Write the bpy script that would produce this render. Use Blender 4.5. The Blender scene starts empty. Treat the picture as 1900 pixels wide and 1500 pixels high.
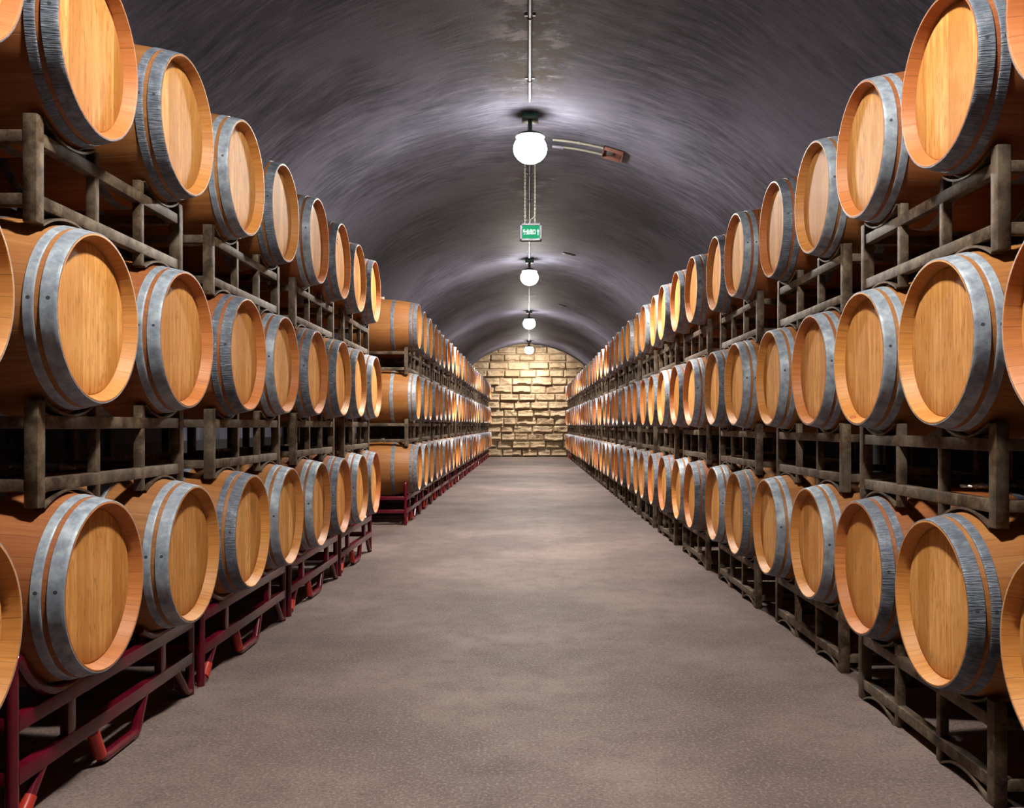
import bpy, bmesh, math, random
from mathutils import Vector, Matrix, noise
R_ = math.radians
PI = math.pi
scn = bpy.context.scene
C = scn.collection
random.seed(7)

# ------------------------------------------------------------------ camera
F = 1650.0
CAMZ = 1.25
cam = bpy.data.cameras.new('camera')
cam.sensor_fit = 'HORIZONTAL'
cam.sensor_width = 36.0
cam.lens = 36.0 * F / 1900.0
cam.shift_x = -31.0 / 1900.0
cam.shift_y = 40.0 / 1900.0
cam.clip_end = 200
co = bpy.data.objects.new('camera', cam)
C.objects.link(co)
co.location = (0, 0, CAMZ)
co.rotation_euler = (R_(90), 0, 0)
scn.camera = co

# ------------------------------------------------------------------ dimensions
RV = 3.405            # vault radius
VC = 1.10             # vault springing height
Y0, Y1 = -8.2, 35.5   # tunnel ends
L = 0.95              # barrel length
XF = L / 2
RH, RB = 0.286, 0.348  # head / belly radius
def rb(t):
    u = 1 - 2 * t / L
    return RH + (RB - RH) * (1 - u * u)
RC = 0.3268           # barrel radius in the saddle plane

# ------------------------------------------------------------------ helpers
def link(o, parent=None):
    C.objects.link(o)
    if parent is not None:
        o.parent = parent
    return o

class MB:
    """collects geometry for ONE mesh object"""
    def __init__(s):
        s.v, s.f, s.m = [], [], []
    def add(s, vs, fs, mi=0):
        b = len(s.v)
        s.v.extend([tuple(p) for p in vs])
        s.f.extend([tuple(b + i for i in f) for f in fs])
        s.m.extend([mi] * len(fs))
    def box(s, lo, hi, bev=0.0, mi=0, mat=None):
        bm = bmesh.new()
        bmesh.ops.create_cube(bm, size=1)
        for v in bm.verts:
            v.co = Vector([lo[i] + (v.co[i] + .5) * (hi[i] - lo[i]) for i in range(3)])
        if bev:
            bmesh.ops.bevel(bm, geom=bm.edges[:], offset=bev, segments=2, profile=.5, affect='EDGES')
        bm.verts.index_update()
        vs = [v.co.copy() for v in bm.verts]
        if mat is not None:
            vs = [mat @ p for p in vs]
        s.add(vs, [[v.index for v in f.verts] for f in bm.faces], mi)
        bm.free()
    def tube(s, pts, r, n=10, mi=0, cap=True):
        pts = [Vector(p) for p in pts]
        rings = []
        up = None
        for i, p in enumerate(pts):
            d = (pts[min(i + 1, len(pts) - 1)] - pts[max(i - 1, 0)]).normalized()
            if up is None:
                a = Vector((0, 0, 1)) if abs(d.z) < .9 else Vector((1, 0, 0))
                up = (a - d * a.dot(d)).normalized()
            else:
                up = (up - d * up.dot(d)).normalized()
            w = d.cross(up)
            rings.append([p + (up * math.cos(2 * PI * k / n) + w * math.sin(2 * PI * k / n)) * r for k in range(n)])
        vs = [q for rg in rings for q in rg]
        fs = []
        for i in range(len(pts) - 1):
            for k in range(n):
                a, b = i * n + k, i * n + (k + 1) % n
                fs.append((a, b, b + n, a + n))
        if cap:
            fs.append(tuple(range(n))[::-1])
            fs.append(tuple((len(pts) - 1) * n + k for k in range(n)))
        s.add(vs, fs, mi)
    def lathe_x(s, prof, zc, n=64, mi=0, cap0=False, cap1=False):
        """prof: (x, r) list revolved around the X axis at height zc"""
        vs, fs = [], []
        for x, r in prof:
            for k in range(n):
                a = 2 * PI * k / n
                vs.append((x, r * math.sin(a), zc + r * math.cos(a)))
        for i in range(len(prof) - 1):
            for k in range(n):
                a, b = i * n + k, i * n + (k + 1) % n
                fs.append((a, b, b + n, a + n))
        if cap0:
            fs.append(tuple(range(n))[::-1])
        if cap1:
            fs.append(tuple((len(prof) - 1) * n + k for k in range(n)))
        s.add(vs, fs, mi)
    def lathe_z(s, prof, c=(0, 0, 0), n=32, mi=0):
        vs, fs = [], []
        for z, r in prof:
            for k in range(n):
                a = 2 * PI * k / n
                vs.append((c[0] + r * math.cos(a), c[1] + r * math.sin(a), c[2] + z))
        for i in range(len(prof) - 1):
            for k in range(n):
                a, b = i * n + k, i * n + (k + 1) % n
                fs.append((a, b, b + n, a + n))
        fs.append(tuple(range(n))[::-1])
        fs.append(tuple((len(prof) - 1) * n + k for k in range(n)))
        s.add(vs, fs, mi)
    def strap(s, cx, cy, cz, r0, r1, a0, a1, w, n=16, mi=0):
        """curved flat bar in the YZ plane, w wide in X, centred on cx; angle 0 is straight down"""
        vs, fs = [], []
        for i in range(n + 1):
            a = a0 + (a1 - a0) * i / n
            for r in (r0, r1):
                for dx in (-w / 2, w / 2):
                    vs.append((cx + dx, cy + r * math.sin(a), cz - r * math.cos(a)))
        for i in range(n):
            b, c = i * 4, i * 4 + 4
            fs += [(b, b + 1, c + 1, c), (b + 2, c + 2, c + 3, b + 3), (b, c, c + 2, b + 2), (b + 1, b + 3, c + 3, c + 1)]
        fs += [(0, 2, 3, 1), (n * 4, n * 4 + 1, n * 4 + 3, n * 4 + 2)]
        s.add(vs, fs, mi)
    def mesh(s, name, mats, smooth=35):
        me = bpy.data.meshes.new(name)
        me.from_pydata(s.v, [], s.f)
        for m in (mats if isinstance(mats, (list, tuple)) else [mats]):
            me.materials.append(m)
        if len(me.materials) > 1:
            me.polygons.foreach_set('material_index', s.m)
        bm = bmesh.new(); bm.from_mesh(me)
        bmesh.ops.recalc_face_normals(bm, faces=bm.faces[:])
        bm.to_mesh(me); bm.free()
        if smooth:
            me.polygons.foreach_set('use_smooth', [True] * len(me.polygons))
            me.set_sharp_from_angle(angle=R_(smooth))
        me.update()
        return me
    def obj(s, name, mats, parent=None, smooth=35):
        return link(bpy.data.objects.new(name, s.mesh(name, mats, smooth)), parent)

def empty(name, loc=(0, 0, 0), rz=0):
    o = bpy.data.objects.new(name, None)
    o.empty_display_size = .1
    o.location = loc
    o.rotation_euler = (0, 0, rz)
    return link(o)

def tag(o, label=None, cat=None, group=None, kind=None):
    if label: o['label'] = label
    if cat: o['category'] = cat
    if group: o['group'] = group
    if kind: o['kind'] = kind
    return o

# ------------------------------------------------------------------ materials
class NT:
    def __init__(s, name):
        s.mat = bpy.data.materials.new(name)
        s.mat.use_nodes = True
        s.nt = s.mat.node_tree
        s.bsdf = s.nt.nodes['Principled BSDF']
    def n(s, typ, **kw):
        nd = s.nt.nodes.new(typ)
        for k, v in kw.items():
            setattr(nd, k, v)
        return nd
    def l(s, a, b):
        s.nt.links.new(a, b)
    def put(s, sock, v):
        if hasattr(v, 'is_linked') or isinstance(v, bpy.types.NodeSocket):
            s.l(v, sock)
        else:
            sock.default_value = v
    def math(s, op, a, b=0.0, c=0.0, clamp=False):
        nd = s.n('ShaderNodeMath', operation=op, use_clamp=clamp)
        s.put(nd.inputs[0], a); s.put(nd.inputs[1], b); s.put(nd.inputs[2], c)
        return nd.outputs[0]
    def comb(s, x, y, z):
        nd = s.n('ShaderNodeCombineXYZ')
        s.put(nd.inputs[0], x); s.put(nd.inputs[1], y); s.put(nd.inputs[2], z)
        return nd.outputs[0]
    def coord(s):
        return s.n('ShaderNodeTexCoord').outputs['Object']
    def sep(s, v):
        nd = s.n('ShaderNodeSeparateXYZ'); s.l(v, nd.inputs[0])
        return nd.outputs
    def noise(s, vec, scale, detail=4, rough=.55, out=0):
        nd = s.n('ShaderNodeTexNoise')
        s.put(nd.inputs['Vector'], vec)
        nd.inputs['Scale'].default_value = scale
        nd.inputs['Detail'].default_value = detail
        nd.inputs['Roughness'].default_value = rough
        return nd.outputs[out]
    def white(s, w):
        nd = s.n('ShaderNodeTexWhiteNoise', noise_dimensions='1D')
        s.put(nd.inputs['W'], w)
        return nd.outputs['Value']
    def ramp(s, fac, stops):
        nd = s.n('ShaderNodeValToRGB')
        s.put(nd.inputs[0], fac)
        e = nd.color_ramp.elements
        while len(e) < len(stops): e.new(0.5)
        for i, (p, c) in enumerate(stops):
            e[i].position = p
            e[i].color = (c, c, c, 1) if isinstance(c, (int, float)) else (*c, 1)
        return nd.outputs[0]
    def mix(s, fac, a, b, typ='MIX'):
        nd = s.n('ShaderNodeMix', data_type='RGBA', blend_type=typ)
        s.put(nd.inputs[0], fac)
        for k, v in ((6, a), (7, b)):
            if isinstance(v, tuple): v = (*v, 1) if len(v) == 3 else v
            s.put(nd.inputs[k], v)
        return nd.outputs[2]
    def rand(s):
        return s.n('ShaderNodeObjectInfo').outputs['Random']
    def ocol(s):
        return s.n('ShaderNodeObjectInfo').outputs['Color']
    def bump(s, h, strength=.3, dist=.01):
        nd = s.n('ShaderNodeBump')
        nd.inputs['Strength'].default_value = strength
        nd.inputs['Distance'].default_value = dist
        s.put(nd.inputs['Height'], h)
        s.l(nd.outputs[0], s.bsdf.inputs['Normal'])
    def set(s, color=None, rough=None, metal=None, spec=None):
        for k, v in (('Base Color', color), ('Roughness', rough), ('Metallic', metal), ('Specular IOR Level', spec)):
            if v is None: continue
            if isinstance(v, tuple) and len(v) == 3: v = (*v, 1)
            s.put(s.bsdf.inputs[k], v)
        return s.mat

def plain(name, col, rough=.5, metal=0.0, spec=.5):
    return NT(name).set(col, rough, metal, spec)

def wood_head():
    t = NT('oak head')
    p = t.coord(); x, y, z = t.sep(p)
    rnd = t.rand()
    off = t.math('MULTIPLY', rnd, 37.0)
    warp = t.math('MULTIPLY', t.math('SUBTRACT', t.noise(t.comb(t.math('ADD', y, off), off, 0.0), 7, 1), .5), .05)
    pl = t.math('FLOOR', t.math('DIVIDE', t.math('ADD', t.math('ADD', y, off), warp), .083))
    tone = t.white(t.math('ADD', pl, off))
    pv = t.comb(t.math('MULTIPLY', t.math('ADD', y, off), 30.0), t.math('MULTIPLY', t.math('ADD', z, t.math('MULTIPLY', tone, 9.0)), 2.2), off)
    g = t.noise(pv, 2.2, 5, .6)
    fv = t.comb(t.math('MULTIPLY', t.math('ADD', y, off), 70.0), t.math('MULTIPLY', z, 13.0), t.math('MULTIPLY', tone, 20.0))
    fl = t.ramp(t.noise(fv, 1.3, 2, .5), [(.585, 0), (.68, 1)])
    blot = t.noise(t.comb(off, y, z), 5.0, 3, .5)
    base = t.ramp(g, [(.30, (.50, .215, .055)), (.5, (.71, .355, .115)), (.68, (.86, .50, .20))])
    base = t.mix(t.math('MULTIPLY', tone, .85), base, (.44, .185, .040))
    base = t.mix(t.math('MULTIPLY', t.ramp(blot, [(.5, 0), (.75, 1)]), .35), base, (.74, .44, .19))
    base = t.mix(t.math('MULTIPLY', fl, .5), base, (.30, .125, .03))
    base = t.mix(1.0, base, t.ocol(), 'MULTIPLY')
    t.bump(t.math('ADD', g, t.math('MULTIPLY', fl, -.6)), .12, .004)
    return t.set(base, .6, 0.0, .18)

def wood_stave():
    t = NT('oak stave')
    p = t.coord(); x, y, z = t.sep(p)
    off = t.math('MULTIPLY', t.rand(), 41.0)
    zc = t.math('SUBTRACT', z, RB)
    ang = t.math('ARCTAN2', y, zc)
    k = t.math('MULTIPLY', t.math('ADD', ang, 3.14159), 28 / (2 * PI))
    tone = t.white(t.math('ADD', t.math('FLOOR', k), off))
    fr = t.math('FRACT', k)
    edge = t.math('ABSOLUTE', t.math('SUBTRACT', fr, .5))
    seam = t.ramp(edge, [(.475, 0), (.5, 1)])
    gv = t.comb(t.math('MULTIPLY', t.math('ADD', x, t.math('MULTIPLY', tone, 7.0)), 2.0), t.math('MULTIPLY', ang, 9.0), off)
    g = t.noise(gv, 2.6, 5, .62)
    cross = t.noise(t.comb(t.math('MULTIPLY', x, 26.0), t.math('MULTIPLY', ang, 3.0), off), 2.0, 3, .6)
    blot = t.noise(t.comb(x, y, t.math('ADD', z, off)), 4.0, 4, .55)
    base = t.ramp(g, [(.25, (.25, .095, .026)), (.5, (.34, .145, .045)), (.78, (.46, .225, .08))])
    base = t.mix(t.math('MULTIPLY', tone, .5), base, (.26, .085, .02))
    base = t.mix(t.math('MULTIPLY', t.ramp(blot, [(.52, 0), (.72, 1)]), .5), base, (.30, .12, .045))
    base = t.mix(t.math('MULTIPLY', t.ramp(cross, [(.55, 0), (.75, 1)]), .25), base, (.30, .12, .04))
    # fresh sawn wood inside the chime
    rr = t.math('SQRT', t.math('ADD', t.math('MULTIPLY', y, y), t.math('MULTIPLY', zc, zc)))
    chime = t.math('MULTIPLY', t.math('LESS_THAN', rr, .2842), t.math('GREATER_THAN', x, XF - .07))
    fresh = t.ramp(g, [(.28, (.42, .165, .036)), (.5, (.56, .245, .066)), (.75, (.68, .335, .11))])
    fresh = t.mix(t.math('MULTIPLY', tone, .6), fresh, (.50, .21, .05))
    fresh = t.mix(t.math('MULTIPLY', t.ramp(blot, [(.58, 0), (.72, 1)]), .35), fresh, (.36, .15, .05))
    dx = t.math('SUBTRACT', x, XF - .020); dy = t.math('ADD', y, .098); dz = t.math('ADD', zc, .255)
    d = t.math('SQRT', t.math('ADD', t.math('MULTIPLY', dx, dx), t.math('ADD', t.math('MULTIPLY', dy, dy), t.math('MULTIPLY', dz, dz))))
    ring = t.math('LESS_THAN', t.math('ABSOLUTE', t.math('SUBTRACT', d, .011)), .004)
    ring = t.math('MULTIPLY', t.math('MAXIMUM', ring, t.math('LESS_THAN', d, .004)), t.n('ShaderNodeObjectInfo').outputs['Alpha'])
    fresh = t.mix(t.math('MULTIPLY', ring, .75), fresh, (.30, .02, .03))
    base = t.mix(chime, base, fresh)
    base = t.mix(t.math('MULTIPLY', seam, .5), base, (.12, .045, .012))
    base = t.mix(1.0, base, t.ocol(), 'MULTIPLY')
    t.bump(t.math('SUBTRACT', t.math('MULTIPLY', g, .5), seam), .2, .003)
    return t.set(base, .5, 0.0, .35)

def hoop_mat(name, ribbed):
    t = NT(name)
    p = t.coord(); x, y, z = t.sep(p)
    off = t.math('MULTIPLY', t.rand(), 23.0)
    zc = t.math('SUBTRACT', z, RB)
    ang = t.math('ARCTAN2', y, zc)
    mot = t.noise(t.comb(t.math('ADD', x, off), y, z), 22.0, 5, .65)
    big = t.noise(t.comb(t.math('ADD', x, off), y, z), 4.0, 3, .5)
    if ribbed:
        col = t.ramp(mot, [(.32, (.08, .098, .135)), (.5, (.15, .177, .225)), (.70, (.27, .305, .36))])
    else:
        col = t.ramp(mot, [(.32, (.17, .20, .25)), (.5, (.28, .325, .385)), (.70, (.43, .485, .54))])
    col = t.mix(t.math('MULTIPLY', t.ramp(big, [(.52, 0), (.7, 1)]), .5), col, (.09, .10, .135) if ribbed else (.17, .185, .23))
    rust = t.ramp(t.noise(t.comb(x, y, t.math('ADD', z, off)), 9.0, 5, .7), [(.66, 0), (.75, 1)])
    col = t.mix(t.math('MULTIPLY', rust, .35), col, (.16, .085, .05))
    # rivets
    dz = t.math('SUBTRACT', zc, .03)
    for cx in (.449, .3935):
        dx = t.math('SUBTRACT', x, cx)
        d = t.math('SQRT', t.math('ADD', t.math('MULTIPLY', dx, dx), t.math('MULTIPLY', dz, dz)))
        col = t.mix(t.math('MULTIPLY', t.math('LESS_THAN', d, .0062), .85), col, (.012, .012, .014))
    if ribbed:
        rv = t.comb(t.math('MULTIPLY', x, 22.0), t.math('MULTIPLY', ang, 62.0), off)
        rib = t.noise(rv, 1.0, 2, .5)
        col = t.mix(t.math('MULTIPLY', t.ramp(rib, [(.40, 1), (.52, 0)]), .55), col, (.06, .068, .085))
        t.bump(rib, .75, .006)
    else:
        t.bump(t.noise(t.comb(x, y, z), 45.0, 3, .5), .18, .004)
    return t.set(col, t.ramp(mot, [(.3, .62), (.7, .48)]), .15, .45)

def rust_steel():
    t = NT('weathered steel')
    p = t.coord(); x, y, z = t.sep(p)
    off = t.math('MULTIPLY', t.rand(), 19.0)
    v = t.comb(t.math('ADD', x, off), y, z)
    a = t.noise(v, 13.0, 6, .7); b = t.noise(v, 42.0, 4, .6); c = t.noise(v, 3.0, 3, .5)
    col = t.ramp(a, [(.38, (.030, .017, .009)), (.5, (.088, .056, .033)), (.62, (.172, .128, .085))])
    col = t.mix(t.math('MULTIPLY', t.ramp(b, [(.55, 0), (.7, 1)]), .55), col, (.07, .03, .016))
    col = t.mix(t.math('MULTIPLY', t.ramp(c, [(.5, 0), (.65, 1)]), .4), col, (.17, .14, .105))
    t.bump(b, .2, .003)
    return t.set(col, .62, .25, .4)

def red_paint():
    t = NT('maroon paint')
    p = t.coord()
    a = t.noise(p, 14.0, 4, .6)
    col = t.ramp(a, [(.3, (.075, .0015, .009)), (.7, (.12, .003, .016))])
    return t.set(col, .25, 0.0, .55)

def plaster():
    t = NT('vault plaster')
    p = t.coord(); x, y, z = t.sep(p)
    zc = t.math('SUBTRACT', z, VC)
    th = t.math('ARCTAN2', x, zc)
    s = t.math('MULTIPLY', th, RV)
    wob = t.math('MULTIPLY', t.noise(t.comb(t.math('MULTIPLY', s, .5), t.math('MULTIPLY', y, .25), 0.0), 1.0, 2, .5), 1.1)
    yw = t.math('ADD', y, wob)
    st = t.noise(t.comb(t.math('MULTIPLY', s, 1.9), t.math('MULTIPLY', yw, 10.0), 3.0), 1.0, 8, .72)
    st2 = t.noise(t.comb(t.math('MULTIPLY', s, 5.5), t.math('MULTIPLY', yw, 36.0), 8.0), 1.0, 6, .75)
    bl = t.noise(t.comb(t.math('MULTIPLY', s, .6), t.math('MULTIPLY', y, .55), 1.0), 1.0, 4, .5)
    gr = t.noise(t.comb(s, y, 0.0), 60.0, 3, .6)
    base = t.ramp(st, [(.32, (.040, .040, .056)), (.5, (.078, .078, .108)), (.68, (.135, .135, .175))])
    base = t.mix(t.math('MULTIPLY', t.ramp(st2, [(.52, 0), (.70, 1)]), .40), base, (.19, .185, .22))
    base = t.mix(t.math('MULTIPLY', t.ramp(st2, [(.34, 1), (.44, 0)]), .45), base, (.022, .020, .030))
    base = t.mix(t.math('MULTIPLY', t.ramp(bl, [(.48, 0), (.60, 1)]), .6), base, (.145, .145, .19))
    base = t.mix(t.math('MULTIPLY', t.ramp(bl, [(.36, 1), (.46, 0)]), .5), base, (.034, .030, .036))
    # water stains along the crown
    ax = t.math('ABSOLUTE', t.math('ADD', s, t.math('MULTIPLY', t.math('SUBTRACT', t.noise(t.comb(s, y, 5.0), 2.5, 5, .6), .5), .55)))
    crown = t.ramp(ax, [(.14, 1), (.42, 0)])
    sec = t.ramp(t.noise(t.comb(0.0, t.math('ADD', y, 3.1), 0.0), .42, 1, .5), [(.45, 0), (.6, 1)])
    near = t.ramp(t.math('DIVIDE', y, 20.0), [(.30, 1), (.415, 1), (.43, 0)])
    zone = t.math('MULTIPLY', crown, t.math('MAXIMUM', t.math('MULTIPLY', sec, .55), near))
    sn = t.noise(t.comb(s, t.math('MULTIPLY', y, 1.6), 2.0), 3.2, 8, .72)
    br = t.math('MULTIPLY', t.math('MULTIPLY', t.ramp(sn, [(.47, 0), (.53, 1)]), zone), .95)
    base = t.mix(br, base, (.050, .026, .013))
    wh = t.math('MULTIPLY', t.math('MULTIPLY', t.ramp(sn, [(.40, 1), (.46, 0)]), zone), .9)
    base = t.mix(wh, base, (.30, .29, .31))
    t.bump(t.math('ADD', t.math('MULTIPLY', st2, .6), t.math('MULTIPLY', gr, .3)), .35, .02)
    return t.set(base, .72, 0.0, .03)

def concrete():
    t = NT('worn concrete')
    p = t.coord(); x, y, z = t.sep(p)
    a = t.noise(p, .9, 5, .55); b = t.noise(p, 6.0, 6, .65); c = t.noise(p, 75.0, 2, .7); d = t.noise(p, 24.0, 5, .75)
    base = t.ramp(a, [(.36, (.095, .066, .062)), (.5, (.138, .098, .089)), (.64, (.190, .140, .125))])
    base = t.mix(t.math('MULTIPLY', t.ramp(b, [(.35, 1), (.5, 0)]), .35), base, (.09, .067, .068))
    base = t.mix(t.math('MULTIPLY', t.ramp(c, [(.52, 0), (.62, 1)]), .42), base, (.30, .235, .205))
    base = t.mix(t.math('MULTIPLY', t.ramp(t.noise(p, 85.0, 1, .5), [(.36, 1), (.44, 0)]), .45), base, (.06, .043, .042))
    base = t.mix(t.math('MULTIPLY', t.ramp(d, [(.30, 1), (.42, 0)]), .40), base, (.055, .04, .038))
    sp = t.ramp(t.noise(p, 11.0, 2, .4), [(.775, 0), (.79, 1)])
    base = t.mix(t.math('MULTIPLY', sp, .7), base, (.04, .028, .028))
    t.bump(t.math('ADD', c, d), .25, .004)
    return t.set(base, t.ramp(b, [(.3, .75), (.7, .62)]), 0.0, .2)

def stone():
    t = NT('rock faced stone')
    p = t.coord()
    a = t.noise(p, 1.3, 4, .6); b = t.noise(p, 9.0, 6, .65); c = t.noise(p, 40.0, 4, .6)
    base = t.ramp(a, [(.35, (.25, .170, .100)), (.5, (.34, .245, .150)), (.65, (.42, .325, .215))])
    base = t.mix(t.math('MULTIPLY', t.ramp(b, [(.5, 0), (.68, 1)]), .4), base, (.17, .105, .058))
    base = t.mix(t.math('MULTIPLY', t.ramp(b, [(.32, 1), (.45, 0)]), .3), base, (.46, .38, .27))
    base = t.mix(t.math('MULTIPLY', t.ramp(p_rand(t), [(.0, 0), (1.0, 1)]), .0), base, (.4, .3, .2))
    t.bump(t.math('ADD', b, t.math('MULTIPLY', c, .4)), .5, .03)
    return t.set(base, .75, 0.0, .3)
def p_rand(t):
    return t.rand()

def emit(name, col, s, base):
    t = NT(name)
    t.set(base, .9, 0.0, 0.0)
    t.bsdf.inputs['Emission Color'].default_value = (*col, 1)
    t.bsdf.inputs['Emission Strength'].default_value = s
    return t.mat

def globe_mat():
    # the bulb sits low in the globe: the glass is brightest below, dim round the neck
    t = NT('lit glass globe')
    z = t.sep(t.coord())[2]
    k = t.ramp(t.math('MULTIPLY_ADD', z, 1.0, 1.0), [(GZ + 1 - .146, 1), (GZ + 1 - .085, .0)])
    t.set((.9, .88, .8), .3)
    t.bsdf.inputs['Emission Color'].default_value = (1.0, .945, .85, 1)
    power = t.sep(t.ocol())[0]   # bulbs of unequal power
    t.l(t.math('MULTIPLY', power, t.math('MULTIPLY_ADD', k, LAMP_HI, LAMP_LO)), t.bsdf.inputs['Emission Strength'])
    return t.mat
LZ = CAMZ + 2.89
GZ = LZ - (VC + RV)
LAMP_HI, LAMP_LO = 2500.0, 125.0

M = dict(
    head=wood_head(), stave=wood_stave(), galv=hoop_mat('galvanised hoop', False), rib=hoop_mat('ribbed hoop', True),
    steel=rust_steel(), red=red_paint(), plaster=plaster(), floor=concrete(), stone=stone(),
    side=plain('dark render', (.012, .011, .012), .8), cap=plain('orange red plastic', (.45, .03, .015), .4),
    bung=plain('pale bung', (.62, .5, .36), .5),
    zinc=plain('zinc conduit', (.10, .10, .135), .5, .3), dark=plain('dark fitting', (.025, .03, .028), .5),
    green=plain('green enamel box', (.012, .06, .045), .4), white=plain('white plastic tube', (.15, .145, .12), .5),
    rustbox=plain('rusted box', (.10, .035, .022), .7), mortar=plain('joint mortar', (.10, .075, .05), .9),
    lamp=globe_mat(), signframe=plain('sign housing', (.095, .095, .112), .8, .0, .05),
    signgreen=emit('lit green sign', (.035, .60, .27), .55, (.002, .012, .006)), signwhite=emit('lit white sign lettering', (.80, 1.0, .90), 1.6, (.05, .05, .05)),
    chain=plain('bright chain', (.14, .135, .115), .5, .1),
    film=plain('crumpled clear wrap', (.55, .55, .56), .15, .4, .8),
)

# ------------------------------------------------------------------ setting
mb = MB(); mb.box((-RV, Y0, -.12), (RV, Y1 + .5, 0))
tag(mb.obj('floor', M['floor'], smooth=0), 'worn brownish concrete aisle floor', kind='structure')

mb = MB()
ns, nl = 72, 44
vs, fs = [], []
for i in range(nl + 1):
    yy = Y0 + (Y1 - Y0) * i / nl
    for k in range(ns + 1):
        a = -PI / 2 + PI * k / ns
        vs.append((RV * math.sin(a), yy, VC + RV * math.cos(a)))
for i in range(nl):
    for k in range(ns):
        a = i * (ns + 1) + k
        fs.append((a, a + 1, a + ns + 2, a + ns + 1))
mb.add(vs, fs)
ceil = mb.obj('ceiling', M['plaster'], smooth=60)
tag(ceil, 'dark grey plastered barrel vault', kind='structure')
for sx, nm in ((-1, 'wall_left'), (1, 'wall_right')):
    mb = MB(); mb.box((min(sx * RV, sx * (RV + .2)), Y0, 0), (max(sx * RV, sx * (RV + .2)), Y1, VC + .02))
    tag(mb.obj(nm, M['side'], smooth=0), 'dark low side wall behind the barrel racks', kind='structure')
mb = MB(); mb.box((-RV, Y0 - .3, 0), (RV, Y0, VC + RV))
tag(mb.obj('wall_front', M['side'], smooth=0), 'plain dark end wall of the tunnel', kind='structure')

# rock-faced end wall
mb = MB()
rnd = random.Random(3)
ch = 0.318
row = 0
z = 0.0
while z < VC + RV:
    h = ch + rnd.uniform(-.012, .012)
    xx = -RV - rnd.uniform(0, .5)
    while xx < RV:
        w = rnd.uniform(.48, .84)
        x0, x1 = xx + .006, xx + w - .006
        z0, z1 = z + .007, z + h - .007
        xx += w
        cx, cz = (x0 + x1) / 2, (z0 + z1) / 2
        if math.hypot(max(abs(cx) - w / 2, 0), max(cz - h / 2 - VC, 0)) > RV: continue
        nx, nz = 16, 9
        seed = Vector((rnd.uniform(0, 50), rnd.uniform(0, 50), 0))
        bulge = rnd.uniform(.03, .09)
        low = rnd.uniform(.0, .11)
        chip = rnd.uniform(-.3, .9)
        vs, fs = [], []
        for j in range(nz + 1):
            for i in range(nx + 1):
                u, v = i / nx, j / nz
                e = min(u * (x1 - x0), (1 - u) * (x1 - x0), v * (z1 - z0), (1 - v) * (z1 - z0))
                k = min(1, e / .045)
                k = 1 - (1 - k) ** 2
                px = x0 + u * (x1 - x0); pz = z0 + v * (z1 - z0)
                n1 = noise.fractal(Vector((px * 3.2, pz * 4.4, 0)) + seed, .9, 2.1, 4)
                n2 = noise.noise(Vector((px * 2.0, pz * 1.5, 3)) + seed)
                lip = low * max(0, 1 - abs(v - .22 - .16 * n2) / .26)
                cut = -.08 if v < .12 + .22 * max(0, n2 + .2) and chip > 0 else 0
                d = .012 + k * (bulge + lip + n1 * .045 + cut)
                vs.append((px, Y1 + .05 - max(d, .004), pz))
        for j in range(nz):
            for i in range(nx):
                a = j * (nx + 1) + i
                fs.append((a, a + 1, a + nx + 2, a + nx + 1))
        mb.add(vs, fs, 0)
    z += h
    row += 1
mb.box((-RV, Y1 + .045, 0), (RV, Y1 + .4, VC + RV + .1), mi=1)
tag(mb.obj('wall_back', [M['stone'], M['mortar']], smooth=0), 'end wall of rough tan rock faced stone blocks', kind='structure')

# ------------------------------------------------------------------ barrels

def body_mesh(n):
    m = MB()
    prof = []
    # inside of the front chime, then over the rim, along the belly to the back
    prof += [(XF - .062, .2585), (XF - .046, .2605), (XF - .040, .2655), (XF - .004, .2765), (XF - .0005, .2795), (XF, .2835)]
    steps = 20 if n > 60 else 12
    for i in range(steps + 1):
        t = .0015 + (L - .003) * i / steps
        prof.append((XF - t, rb(t)))
    prof += [(-XF, .2835), (-XF + .004, .2765), (-XF + .04, .2655)]
    m.lathe_x(prof, RB, n, cap0=True, cap1=True)
    return m.mesh('stave_body', M['stave'], 40)
def head_mesh(n):
    m = MB()
    d = .041
    prof = [(XF - d - .010, .2600), (XF - d - .004, .2598), (XF - d, .252)] + [(XF - d, r) for r in (.19, .12, .05)]
    m.lathe_x(prof, RB, n, cap1=True)
    return m.mesh('barrel_head', M['head'], 40)
def hoop_mesh(name, t0, t1, n, back=False):
    m = MB()
    s = -1 if back else 1
    k = 4
    ts = [t0 + (t1 - t0) * i / k for i in range(k + 1)]
    o = .0034
    prof = [(s * (XF - t0), rb(t0) - .0005), (s * (XF - t0), rb(t0) + o * .7), (s * (XF - t0 - .0012), rb(t0 + .0012) + o)]
    prof += [(s * (XF - t), rb(t) + o) for t in ts[1:-1]]
    prof += [(s * (XF - t1 + .0012), rb(t1) + o), (s * (XF - t1), rb(t1) + o * .7), (s * (XF - t1), rb(t1) - .0005)]
    m.lathe_x(prof, RB, n)
    return m.mesh(name, M['galv'], 40)
BM = {}
for lod, n in (('hi', 112), ('lo', 48)):
    BM[lod] = dict(
        body=body_mesh(n), head=head_mesh(n),
        hoops=[('head_hoop', hoop_mesh('head_hoop', .0012, .050, n)), ('quarter_hoop', hoop_mesh('quarter_hoop', .066, .097, n)),
               ('bilge_hoop', hoop_mesh('bilge_hoop', .285, .325, n))],
        back=[('head_hoop', hoop_mesh('back_head_hoop', .0012, .050, n, True)), ('quarter_hoop', hoop_mesh('back_quarter_hoop', .066, .097, n, True)),
              ('bilge_hoop', hoop_mesh('back_bilge_hoop', .285, .325, n, True))])
HOOP_RIB = {}
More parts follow.
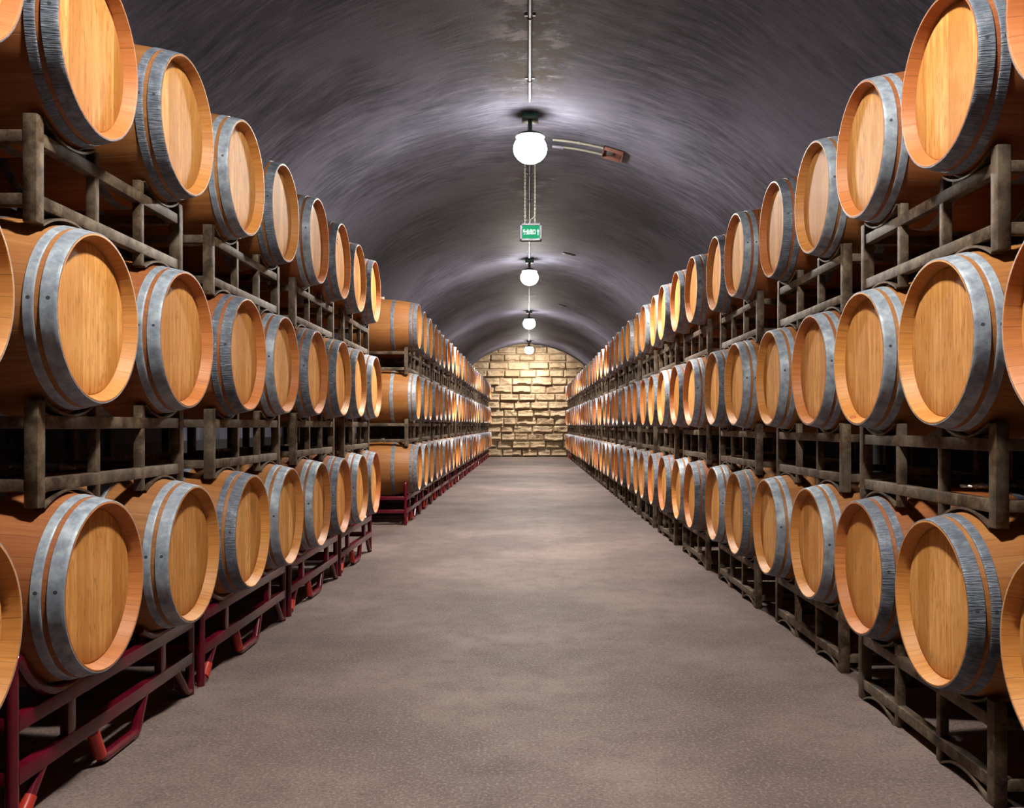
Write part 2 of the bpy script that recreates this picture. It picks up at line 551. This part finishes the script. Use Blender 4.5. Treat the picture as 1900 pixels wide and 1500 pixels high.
for lod in BM:
    for key in ('hoops', 'back'):
        for nm, me in BM[lod][key]:
            c = me.copy(); c.materials[0] = M['rib']; HOOP_RIB[me.name] = c
m_ = MB(); m_.lathe_z([(-.01, .022), (.012, .025), (.028, .026), (.034, .022)], (0, 0, 2 * RB), 16)
BUNG = m_.mesh('bung', M['bung'])

HEADTINT = [(1, 1, 1), (1.06, 1.0, .95), (1.0, .95, .85), (1.08, 1.08, 1.1), (.96, .9, .8), (1.05, 1.04, 1.0), (.9, .84, .76)]
STAVETINT = [(1, 1, 1), (.95, .78, .82), (.85, .66, .7), (.8, .76, .8), (1.08, 1.06, .95)]
def place_barrel(side, xf, y, zc, style, lod, label, group, rng, bung=False, back=False, tint=None, stamp=False):
    """side -1: rows left of the aisle, +1: right of it; xf distance of the head from the aisle axis"""
    cx = side * (xf + XF)
    o = empty('wine_barrel', (cx, y, zc - RB), (0 if side < 0 else PI) + R_(rng.uniform(-.7, .7)))
    tag(o, label, 'barrel', group)
    k = BM[lod]
    def part(nm, me, col=(1, 1, 1), a=0.0):
        p = bpy.data.objects.new(nm, me)
        p.color = (*col, a)
        C.objects.link(p); p.parent = o
        return p
    hb = rng.uniform(.92, 1.06)
    tc = tint or rng.choice(HEADTINT)
    part('stave_body', k['body'], tuple(c * hb for c in rng.choice(STAVETINT)), 1.0 if stamp else 0.0)
    part('barrel_head', k['head'], tuple(c * hb for c in tc))
    for key in ('hoops', 'back') if back else ('hoops',):
        for nm, me in k[key]:
            if lod == 'lo' and nm == 'bilge_hoop' and not back and y > 20: continue
            part(nm, HOOP_RIB[me.name] if style == 'r' else me)
    if bung:
        part('bung', BUNG)
    return o

# ------------------------------------------------------------------ racks
# local frame: X across the aisle (0 = aisle face of the front frame, +X away from the aisle for the left rows),
# here built for the right-hand rows: +X points away from the aisle; Y along the aisle; Z up from the feet
TB = .046
DEP = .68
CR = .38
PI_IN = .552
def grey_parts(T):
    """weathered steel two-barrel rack; T = distance from the barrel axis below (feet) to the axis it carries"""
    hd = .283
    cu, cl = T - hd, -hd
    H = T - 2 * hd
    rt = cu - .332
    rbm = cl + .332
    out = []
    def b(nm, lo, hi, bev=.004):
        m = MB(); m.box(lo, hi, bev); out.append((nm, m))
    for x0 in (0, DEP):
        for s in (-1, 1):
            a, c = sorted((s * PI_IN, s * (PI_IN + TB)))
            b('corner_post', (x0, a, 0), (x0 + TB, c, H))
            a, c = sorted((s * (CR - PI_IN + CR - .002), s * (CR - PI_IN + CR - .036)))
            m = MB(); m.box((x0 + .006, a, 0), (x0 + TB - .006, c, H), .003); out.append(('upright', m))
            al = math.asin(.172 / RC)
            m = MB(); m.strap(x0 + TB / 2 + (0 if x0 == 0 else 0), s * CR, cu, RC, RC + .008, -al, al, .044); out.append(('saddle', m))
            m = MB(); m.strap(x0 + TB / 2, s * CR, cl, -(RC), -(RC + .008), -al, al, .044); out.append(('lower_saddle', m))
        b('top_rail', (x0 + .004, -PI_IN - .004, rt - .045), (x0 + TB - .004, PI_IN + .004, rt))
        b('bottom_rail', (x0 + .004, -PI_IN - .004, rbm), (x0 + TB - .004, PI_IN + .004, rbm + .045))
    for s in (-1, 1):
        a, c = sorted((s * (PI_IN + .005), s * (PI_IN + .045)))
        for zz in (rt - .043, rbm + .003):
            b('cross_bar', (TB - .003, a, zz), (DEP + .003, c, zz + .04))
    return out, M['steel']

def red_parts(hc=.71):
    out = []
    rt = .02
    ve, vc = .712, .38
    cap = []
    for x0 in (.025, DEP + .025):
        for s in (-1, 1):
            m = MB(); m.tube([(x0, s * ve, 0.0), (x0, s * ve, .2), (x0, s * ve, hc - .215)], rt, 12); out.append(('corner_post', m, 'red'))
            # bent arm from the post top down under the barrel and up to the inner prong
            pts = [(x0, s * (vc + a_), hc - b_) for a_, b_ in ((.332, .225), (.331, .20), (.325, .181), (.314, .172), (.302, .175), (.296, .182))]
            rr = RC + .0185
            a0 = math.asin(.290 / rr)
            for i in range(15):
                a = a0 + (-math.asin(.20 / rr) - a0) * i / 14
                pts.append((x0, s * (vc + rr * math.sin(a)), hc - rr * math.cos(a)))
            m = MB(); m.tube(pts, .018, 10); out.append(('saddle_arm', m, 'red'))
            m = MB(); a, c = sorted((s * (vc - .026), s * (vc + .026))); m.box((x0 - .015, a, .17), (x0 + .015, c, hc - .373), .003); out.append(('upright', m, 'red'))
            m = MB(); m.tube([(x0, s * (ve - .004), .021), (x0, s * (ve - .02), .021), (x0, s * (ve - .05), .03), (x0, s * (ve - .17), .158)], .0185, 10); out.append(('foot_brace', m, 'red'))
            if s < 0: continue
            m = MB(); m.tube([(x0, s * (ve - .046), .029), (x0, s * (ve - .052), .032), (x0, s * (ve - .098), .081)], .0222, 12); out.append(('foot_cap', m, 'cap'))
        m = MB(); m.tube([(x0, -.215, .158), (x0, -.155, .045), (x0, -.142, .027), (x0, -.12, .021), (x0, .12, .021), (x0, .142, .027), (x0, .155, .045), (x0, .215, .158)], .02, 10); out.append(('foot_loop', m, 'red'))
        m = MB(); m.tube([(x0, .205, .140), (x0, .157, .049), (x0, .150, .036)], .0222, 12); out.append(('foot_cap', m, 'cap'))
        m = MB(); m.box((x0 - .019, -ve + .01, hc - .391), (x0 + .019, ve - .01, hc - .341), .003); out.append(('top_rail', m, 'red'))
        m = MB(); m.box((x0 - .019, -ve + .01, .148), (x0 + .019, ve - .01, .200), .003); out.append(('bottom_rail', m, 'red'))
    for s in (-1, 1):
        for zz in (hc - .385, .152):
            m = MB(); a, c = sorted((s * (ve - .019), s * (ve + .017))); m.box((.035, a, zz), (DEP + .015, c, zz + .045), .003); out.append(('cross_bar', m, 'red'))
    return out

def proto(parts, mat=None):
    """part meshes (shared by every copy) plus one joined mesh for the far, tiny copies"""
    ms, far = [], MB()
    for it in parts:
        nm, m = it[0], it[1]
        mm = mat or M[it[2]]
        ms.append((nm, m.mesh(nm, mm)))
        far.add(m.v, m.f, 0 if (mat or it[2] == 'red') else 1)
    fm = far.mesh('rack_frame', [mat] if mat else [M['red'], M['cap']])
    return ms, fm
TT = .912
TL = TR = TT
HC_L, HC_R = .703, TT - .283
gl, st = grey_parts(TT); RACK_G = proto(gl, st)
RACK_R = proto(red_parts(HC_L))
RACK_RR = proto(red_parts(HC_R))

def place_rack(kind, side, xp, y, z, far, label, group):
    ms, fm = kind
    nm = 'barrel_rack'
    if far:
        o = link(bpy.data.objects.new(nm, fm))
    else:
        o = link(bpy.data.objects.new(nm, None)); o.empty_display_size = .1
        for pn, me in ms:
            p = bpy.data.objects.new(pn, me); C.objects.link(p); p.parent = o
    o.location = (side * xp, y, z)
    o.rotation_euler = (0, 0, 0 if side > 0 else PI)
    tag(o, label, 'rack', group)
    return o

# ------------------------------------------------------------------ rows
ORD = ['', 'first', 'second', 'third', 'fourth', 'fifth', 'sixth', 'seventh', 'eighth', 'ninth', 'tenth', 'eleventh', 'twelfth', 'thirteenth',
       'fourteenth', 'fifteenth', 'sixteenth', 'seventeenth', 'eighteenth', 'nineteenth', 'twentieth']
TENS = {2: 'twenty', 3: 'thirty', 4: 'forty'}
def ordw(n):
    if n <= 20: return ORD[n]
    if n % 10 == 0: return {30: 'thirtieth', 40: 'fortieth'}[n]
    return TENS[n // 10] + '-' + ORD[n % 10]
TIER = ['bottom', 'middle', 'top']
STYLE = {  # hoop style of the barrels one can tell apart, from the camera end
    (-1, 2): 'rrrgrgrrr', (-1, 1): 'ggg' 'rgrrrg', (-1, 0): 'ggg' 'rggrgr',
    (1, 2): 'rrggrgrrrr', (1, 1): 'ggggggrgrg', (1, 0): 'rrrggrgrgr'}
rng = random.Random(11)

def hoops_word(st):
    return 'dark ribbed hoops' if st == 'r' else 'smooth grey hoops'
NEARJX = {}
XL = {0: 1.440, 1: 1.448, 2: 1.452}
XR = {0: 1.408, 1: 1.414, 2: 1.420}
YL, YR = 3.42, 3.50

jr = random.Random(5)
JIT = {(sd, b, k): jr.uniform(-.02, .02) if k > 1 else 0 for sd in (-1, 1) for b in (1, 2) for k in range(24)}
JIT[1, 1, 0] = .06
COLX = {(1, 1, 1): 0.0, (1, 1, 2): .055, (1, 1, 3): .03, (1, 1, 4): .012, (-1, 2, 0): -.03, (-1, 2, 1): -.012}
JX = {(-1, 0): [0, .0, -.02, -.02, -.012, -.01], (-1, 1): [.015, .012, .002, -.006, .008, .008], (-1, 2): [-.02, .008, -.004, .0, .006, -.006],
      (1, 0): [-.012, -.006, .022, .0, -.018, .008], (1, 1): [-.012, .0, .016, .004, -.004, .0], (1, 2): [-.006, .006, .018, .014, .01, -.006]}

for side in (-1, 1):
    for tier in (0, 1, 2):
        if side < 0:
            zc = HC_L + TL * tier
            xr = XL[tier]
            g1 = [YL + 1.555 * k for k in range(-1, 4)]
            g2 = [11.85 + 1.58 * k for k in range(15)]
            blocks = [(g1, 1), (g2, 2)]
        else:
            zc = HC_R + TR * tier
            xr = XR[tier]
            g1 = [YR + 1.59 * k for k in range(-1, 20)]
            blocks = [(g1, 1)]
        for cs, blk in blocks:
            seen = 0
            tot = sum(1 for yc in cs for s in (-1, 1) if yc + s * CR >= 2.0)
            for k, yc in enumerate(cs):
                yc += JIT[side, blk, k]
                far = yc > 15
                # ---- rack
                if side < 0:
                    kind = RACK_R if tier == 0 else RACK_G
                    z = 0 if tier == 0 else HC_L + TL * (tier - 1) + .283
                else:
                    redend = tier == 0 and k >= len(cs) - 2
                    kind = RACK_RR if redend else RACK_G
                    z = 0 if tier == 0 else HC_R + TR * (tier - 1) + .283
                rk = len(cs) - k
                what = 'maroon tubular barrel rack' if kind in (RACK_R, RACK_RR) else 'weathered grey steel barrel rack'
                lvl = {0: 'on the floor', 1: 'under the middle barrels', 2: 'under the top barrels'}[tier]
                if blk == 1 and k == 0:
                    where = 'nearest the camera'
                elif blk == 1 and (side < 0 or k < 12):
                    where = ordw(k) + ' from the camera end'
                elif side < 0:
                    where = ordw(k + 1) + ' past the gap' if k < 8 else ordw(rk) + ' from the stone wall'
                else:
                    where = ordw(rk) + ' from the stone wall'
                swd = 'left row' if side < 0 else 'right row'
                place_rack(kind, side, xr + COLX.get((side, blk, k), 0) + .110, yc, z, far, f'{what} {lvl}, {swd}, {where}',
                           ('maroon racks on the floor' if kind in (RACK_R, RACK_RR) else 'grey racks ' + lvl) + (' of the left row' if side < 0 else ' of the right row'))
                # ---- its two barrels
                for s in (-1, 1):
                    y = yc + s * CR
                    jx = rng.uniform(-.015, .015) + COLX.get((side, blk, k), 0)
                    if yc + s * CR < 2.0: continue
                    seen += 1
                    if blk == 1 and seen <= 6: jx = JX[side, tier][seen - 1] + COLX.get((side, blk, k), 0)
                    stl = STYLE.get((side, tier), '')
                    if blk == 1 and seen <= len(stl): st = stl[seen - 1]
                    else: st = rng.choice('rrgg')
                    lod = 'hi' if y < 9.5 else 'lo'
                    last = tot - seen + 1
                    if blk == 1 and side < 0: where = f'{ordw(seen)} from the camera end'
                    elif side < 0: where = f'{ordw(seen)} past the gap' if seen <= 15 else f'{ordw(last)} from the stone wall'
                    else: where = f'{ordw(seen)} from the camera end' if seen <= 20 else f'{ordw(last)} from the stone wall'
                    lab = f'oak barrel, {hoops_word(st)}, {TIER[tier]} tier, {swd}, {where}' if lod == 'hi' else f'oak wine barrel, {TIER[tier]} tier, {swd}, {where}'
                    bf = (tier == 2 and y < 16) or (blk == 2 and seen == 1)
                    o = place_barrel(side, xr + jx, y, zc, st, lod, lab, f'oak barrels in the {TIER[tier]} tier of the {swd}', rng, bung=bf, back=(y < 5 or (blk == 2 and seen == 1)), stamp=(side > 0 and tier > 0 and (seen > 5 or seen == 2 + tier)))
                    if (side, tier, blk, seen) == (-1, 2, 1, 7): marked = o

# ------------------------------------------------------------------ lamps
def apex(y): return VC + RV
LAMPS = [2.3, 9.29, 17.35, 25.2, 34.05]
LZ = CAMZ + 2.89
lw = ['over the camera end of the aisle', 'above the green sign', 'beyond the green sign', 'second before the stone wall', 'in front of the stone wall']
for i, y in enumerate(LAMPS):
    o = tag(empty('ceiling_lamp', (.015, y, VC + RV)), 'round glowing ceiling lamp hanging from the vault crown, ' + lw[i], 'lamp', 'lamps along the vault crown')
    dz = LZ - (VC + RV)
    m = MB(); m.box((-.085, -.085, -.075), (.085, .085, -.002), .006); m.obj('junction_box', M['green'], o)
    m = MB(); m.tube([(0, 0, -.07), (0, 0, dz + .17)], .022, 12); m.obj('stem', M['dark'], o)
    m = MB(); m.lathe_z([(.116, .15), (.124, .158), (.145, .14), (.17, .07), (.19, .03)], (0, 0, dz), 40); m.obj('lamp_cap', M['dark'], o)
    m = MB()
    prof = []
    for j in range(19):
        a = -PI / 2 + (PI / 2 + .98) * j / 18
        prof.append((.15 * math.sin(a), max(.175 * math.cos(a), .002)))
    prof.append((.128, .092))
    m.lathe_z(prof, (0, 0, dz), 40); m.obj('globe', M['lamp'], o).color = ((.62, 1, 1, 1, .85)[i], 1, 1, 1)

# ------------------------------------------------------------------ conduits along the crown
def conduit(y0, y1, label):
    zc = VC + RV - .024
    m = MB(); m.tube([(.01, y0, zc), (.01, (y0 + y1) / 2, zc), (.01, y1, zc)], .019, 12)
    o = m.obj('electrical_conduit', M['zinc'])
    tag(o, label, 'conduit', 'conduit runs along the vault crown')
    n = max(1, int((y1 - y0) / 1.1))
    for j in range(n):
        yy = y0 + (j + .6) * (y1 - y0) / n
        m = MB(); m.strap(0, 0, 0, .020, .024, PI / 2, 3 * PI / 2, .02, 8)
        m.v = [(.01 + p[1], yy + p[0], zc + p[2] * -1 - .0) for p in m.v]
        m.box((-.036, yy - .01, zc + .016), (.056, yy + .01, zc + .021), .001)
        m.obj('pipe_clamp', M['zinc'], o)
cl = ['before the first visible lamp', 'between the green sign lamp and the next lamp', 'between the second and third visible lamps', 'between the last two lamps']
for (a, b), w in zip(((2.45, 8.83), (9.42, 17.1), (17.55, 24.95), (25.4, 33.8)), cl):
    conduit(a, b, 'straight zinc conduit along the vault crown ' + w)

# ------------------------------------------------------------------ exit sign on two chains
SY, SX, SZ = 10.6, .026, CAMZ + 2.306
o = tag(empty('exit_sign', (SX, SY, SZ)), 'small lit green exit sign with white characters hanging on two chains', 'sign')
w, h = .265, .212
m = MB()
m.box((-w / 2, 0, -h / 2), (w / 2, .06, h / 2), .016)
m.obj('housing', M['signframe'], o)
m = MB()
for lo, hi in (((-w / 2 + .004, -.014, h / 2 - .026), (w / 2 - .004, .004, h / 2 - .004)), ((-w / 2 + .004, -.014, -h / 2 + .004), (w / 2 - .004, .004, -h / 2 + .028)),
               ((-w / 2 + .004, -.014, -h / 2 + .004), (-w / 2 + .028, .004, h / 2 - .004)), ((w / 2 - .028, -.014, -h / 2 + .004), (w / 2 - .004, .004, h / 2 - .004))):
    m.box(lo, hi, .003)
m.obj('bezel', M['signframe'], o)
m = MB(); m.box((-w / 2 + .026, -.005, -h / 2 + .026), (w / 2 - .026, .003, h / 2 - .024)); m.obj('sign_panel', M['signgreen'], o)
def text_mesh(body, size, mat, name, **kw):
    fc = bpy.data.curves.new(name, 'FONT')
    fc.body = body; fc.size = size; fc.align_x = 'CENTER'; fc.align_y = 'CENTER'
    for k, v in kw.items(): setattr(fc, k, v)
    tmp = bpy.data.objects.new('tmp', fc); C.objects.link(tmp)
    me = bpy.data.meshes.new_from_object(tmp.evaluated_get(bpy.context.evaluated_depsgraph_get()))
    bpy.data.objects.remove(tmp)
    me.name = name; me.materials.clear(); me.materials.append(mat)
    return me
mk = link(bpy.data.objects.new('pencil_mark', text_mesh('10', .085, plain('pencil mark', (.12, .06, .025), .8), 'pencil_mark', extrude=.0004)), marked)
mk.matrix_local = Matrix.Translation((XF - .0402, -.05, RB + .155)) @ Matrix(((0, 0, 1, 0), (1, 0, 0, 0), (0, 1, 0, 0), (0, 0, 0, 1))) @ Matrix.Rotation(R_(75), 4, 'Z')
me = text_mesh('\u5b89\u5168\u51fa\u53e3', .0445, M['signwhite'], 'lettering', extrude=.001, offset=.0012)
t = link(bpy.data.objects.new('lettering', me), o)
t.location = (-.018, -.0075, -.002); t.rotation_euler = (R_(90), 0, 0); t.scale = (.86, 1.5, 1)
m = MB(); m.add([(-.0045, 0, -.036), (.0045, 0, -.036), (.0045, 0, .008), (.015, 0, .008), (0, 0, .036), (-.015, 0, .008), (-.0045, 0, .008)], [(0, 1, 2, 3, 4, 5, 6)])
m.v = [(x + .085, -.0072, z) for x, y, z in m.v]
m.obj('arrow', M['signwhite'], o)
def torus(m, c, R, r, ax, sz=1.0):
    n, k = 10, 5
    vs, fs = [], []
    for i in range(n):
        a = 2 * PI * i / n
        for j in range(k):
            b = 2 * PI * j / k
            rr = R + r * math.cos(b)
            p = (rr * math.cos(a), rr * math.sin(a) * 1.7, r * math.sin(b))
            q = (p[0], p[2], p[1]) if ax == 0 else (p[2], p[0], p[1])
            vs.append((c[0] + q[0], c[1] + q[1], c[2] + q[2]))
    for i in range(n):
        for j in range(k):
            fs.append((i * k + j, ((i + 1) % n) * k + j, ((i + 1) % n) * k + (j + 1) % k, i * k + (j + 1) % k))
    m.add(vs, fs)
ztop = VC + RV - SZ
for cx in (-.071, .048):
    m = MB(); zz = h / 2 + .006; q = 0
    while zz < ztop - .005:
        torus(m, (cx, .03, zz), .0082, .0030, q % 2); zz += .0215; q += 1
    m.obj('hanging_chain', M['chain'], o)
m = MB(); m.tube([(-.01, .03, h / 2 - .004), (-.01, .03, h / 2 + .03), (.0, .03, h / 2 + .055), (.03, .028, h / 2 + .075), (.043, .026, h / 2 + .10), (.052, .026, h / 2 + .3), (.052, .028, ztop)], .0035, 8)
m.obj('power_cable', M['white'], o)

# ------------------------------------------------------------------ tubes and box beside the first visible lamp
def arcpt(x, y, inset):
    r = RV - inset
    return (x, y, VC + math.sqrt(r * r - x * x))
for k, (yy, xa, xb, lab) in enumerate(((10.02, .27, .86, 'white plastic tube across the vault beside the lamp, on the lamp side'),
                                       (10.25, .40, .86, 'white plastic tube with grey coupling across the vault, on the sign side'))):
    m = MB(); m.tube([arcpt(xa + (xb - xa) * i / 10, yy, .022) for i in range(11)], .0135, 10)
    o = m.obj('conduit_tube', M['white'])
    tag(o, lab, 'conduit', 'white tubes beside the lamp')
    m = MB()
    if k == 0:
        m.tube([arcpt(.55, yy, .022), arcpt(.575, yy, .022)], .018, 10); m.obj('coupling', M['white'], o)
    else:
        m.tube([arcpt(.27 + .026 * i, yy, .026) for i in range(6)], .024, 12); m.obj('coupling', M['zinc'], o)
o = tag(empty('rusty_junction_box', arcpt(.965, 10.135, .0)), 'rusty open junction box on the vault at the ends of the white tubes', 'box')
th = math.atan2(.965, math.sqrt(RV * RV - .965 ** 2))
o.rotation_euler = (0, th, 0)
m = MB()
for lo, hi in (((-.12, -.15, -.05), (-.108, .15, .0)), ((.108, -.15, -.05), (.12, .15, .0)), ((-.12, -.15, -.05), (.12, -.138, .0)), ((-.12, .138, -.05), (.12, .15, .0)), ((-.12, -.15, -.012), (.12, .15, .0))):
    m.box(lo, hi, .002)
m.obj('box_body', M['rustbox'], o)
m = MB(); m.box((-.075, -.05, -.035), (.0, .05, -.01), .004); m.obj('terminal_block', M['dark'], o)

# dark slotted plates
for yy, xx, lab in ((16.41, .746, 'small dark vent plate on the vault just past the green sign'), (23.2, .886, 'small dark vent plate on the vault nearer the stone wall')):
    th = math.atan2(xx, math.sqrt(RV * RV - xx * xx))
    o = tag(empty('vent_plate', arcpt(xx, yy, 0)), lab, 'vent', 'dark plates on the vault')
    o.rotation_euler = (0, th, 0)
    m = MB(); m.box((-.115, -.06, -.018), (.115, .06, .0), .004); m.obj('plate', M['dark'], o)
    m = MB(); m.box((-.085, -.012, -.024), (.085, .012, -.016), .002); m.obj('slot_cover', M['zinc'], o)

# cable following the arch on the stone wall
m = MB()
m.tube([((RV - .035) * math.sin(a), Y1 - .23, VC + (RV - .035) * math.cos(a)) for a in [R_(3 + 62 * i / 24) for i in range(25)]], .02, 8)
o = tag(m.obj('arch_cable', M['dark']), 'dark cable following the arch at the top of the stone wall', 'cable')
m = MB(); m.tube([(.42, Y1 - .23, VC + RV - .07), (.5, Y1 - .23, VC + RV - .085), (.52, Y1 - .23, VC + RV - .16)], .026, 10); m.obj('elbow', M['white'], o)

# crumpled clear wrap lying on two bottom barrels
def wrap(c, lx, ly, lab, seed):
    m = MB(); n, k = 26, 10
    vs, fs = [], []
    for i in range(n + 1):
        for j in range(k):
            a = 2 * PI * j / k
            u = i / n
            r = ly * (.5 + .5 * math.sin(PI * min(max(u, .04), .96))) * (1 + .7 * noise.noise(Vector((i * .9, j * 1.3, seed))))
            zz = .5 * r * math.sin(a)
            vs.append(((u - .5) * lx, r * math.cos(a), zz))
    for i in range(n):
        for j in range(k):
            fs.append((i * k + j, (i + 1) * k + j, (i + 1) * k + (j + 1) % k, i * k + (j + 1) % k))
    fs.append(tuple(range(k))); fs.append(tuple(n * k + j for j in range(k))[::-1])
    m.add(vs, fs)
    o = m.obj('plastic_wrap', M['film'], smooth=20)
    o.location = c
    o.rotation_euler = (0, 0, R_(8))
    return tag(o, lab, 'plastic wrap', 'crumpled clear wraps on the bottom barrels')
wrap((-2.06, 3.83, HC_L + RB + .018), .32, .035, 'crumpled clear plastic wrap lying on a barrel behind the left grey rack', 1)
wrap((1.98, 3.82, HC_R + RB + .014), .26, .028, 'crumpled clear plastic wrap lying on a barrel behind the right grey rack', 5)

# ------------------------------------------------------------------ world and render look
w = bpy.data.worlds.new('World'); scn.world = w
w.use_nodes = True
w.node_tree.nodes['Background'].inputs[0].default_value = (0, 0, 0, 1)
vs_ = scn.view_settings
scn.display_settings.display_device = 'sRGB'
vs_.view_transform = 'Standard'; vs_.look = 'None'; vs_.exposure = 0.0; vs_.gamma = 1.0; vs_.use_curve_mapping = False
cy = scn.cycles
cy.use_denoising = True
cy.max_bounces = 6; cy.diffuse_bounces = 2; cy.glossy_bounces = 3; cy.transmission_bounces = 2
cy.sample_clamp_indirect = 6.0
cy.caustics_reflective = False; cy.caustics_refractive = False
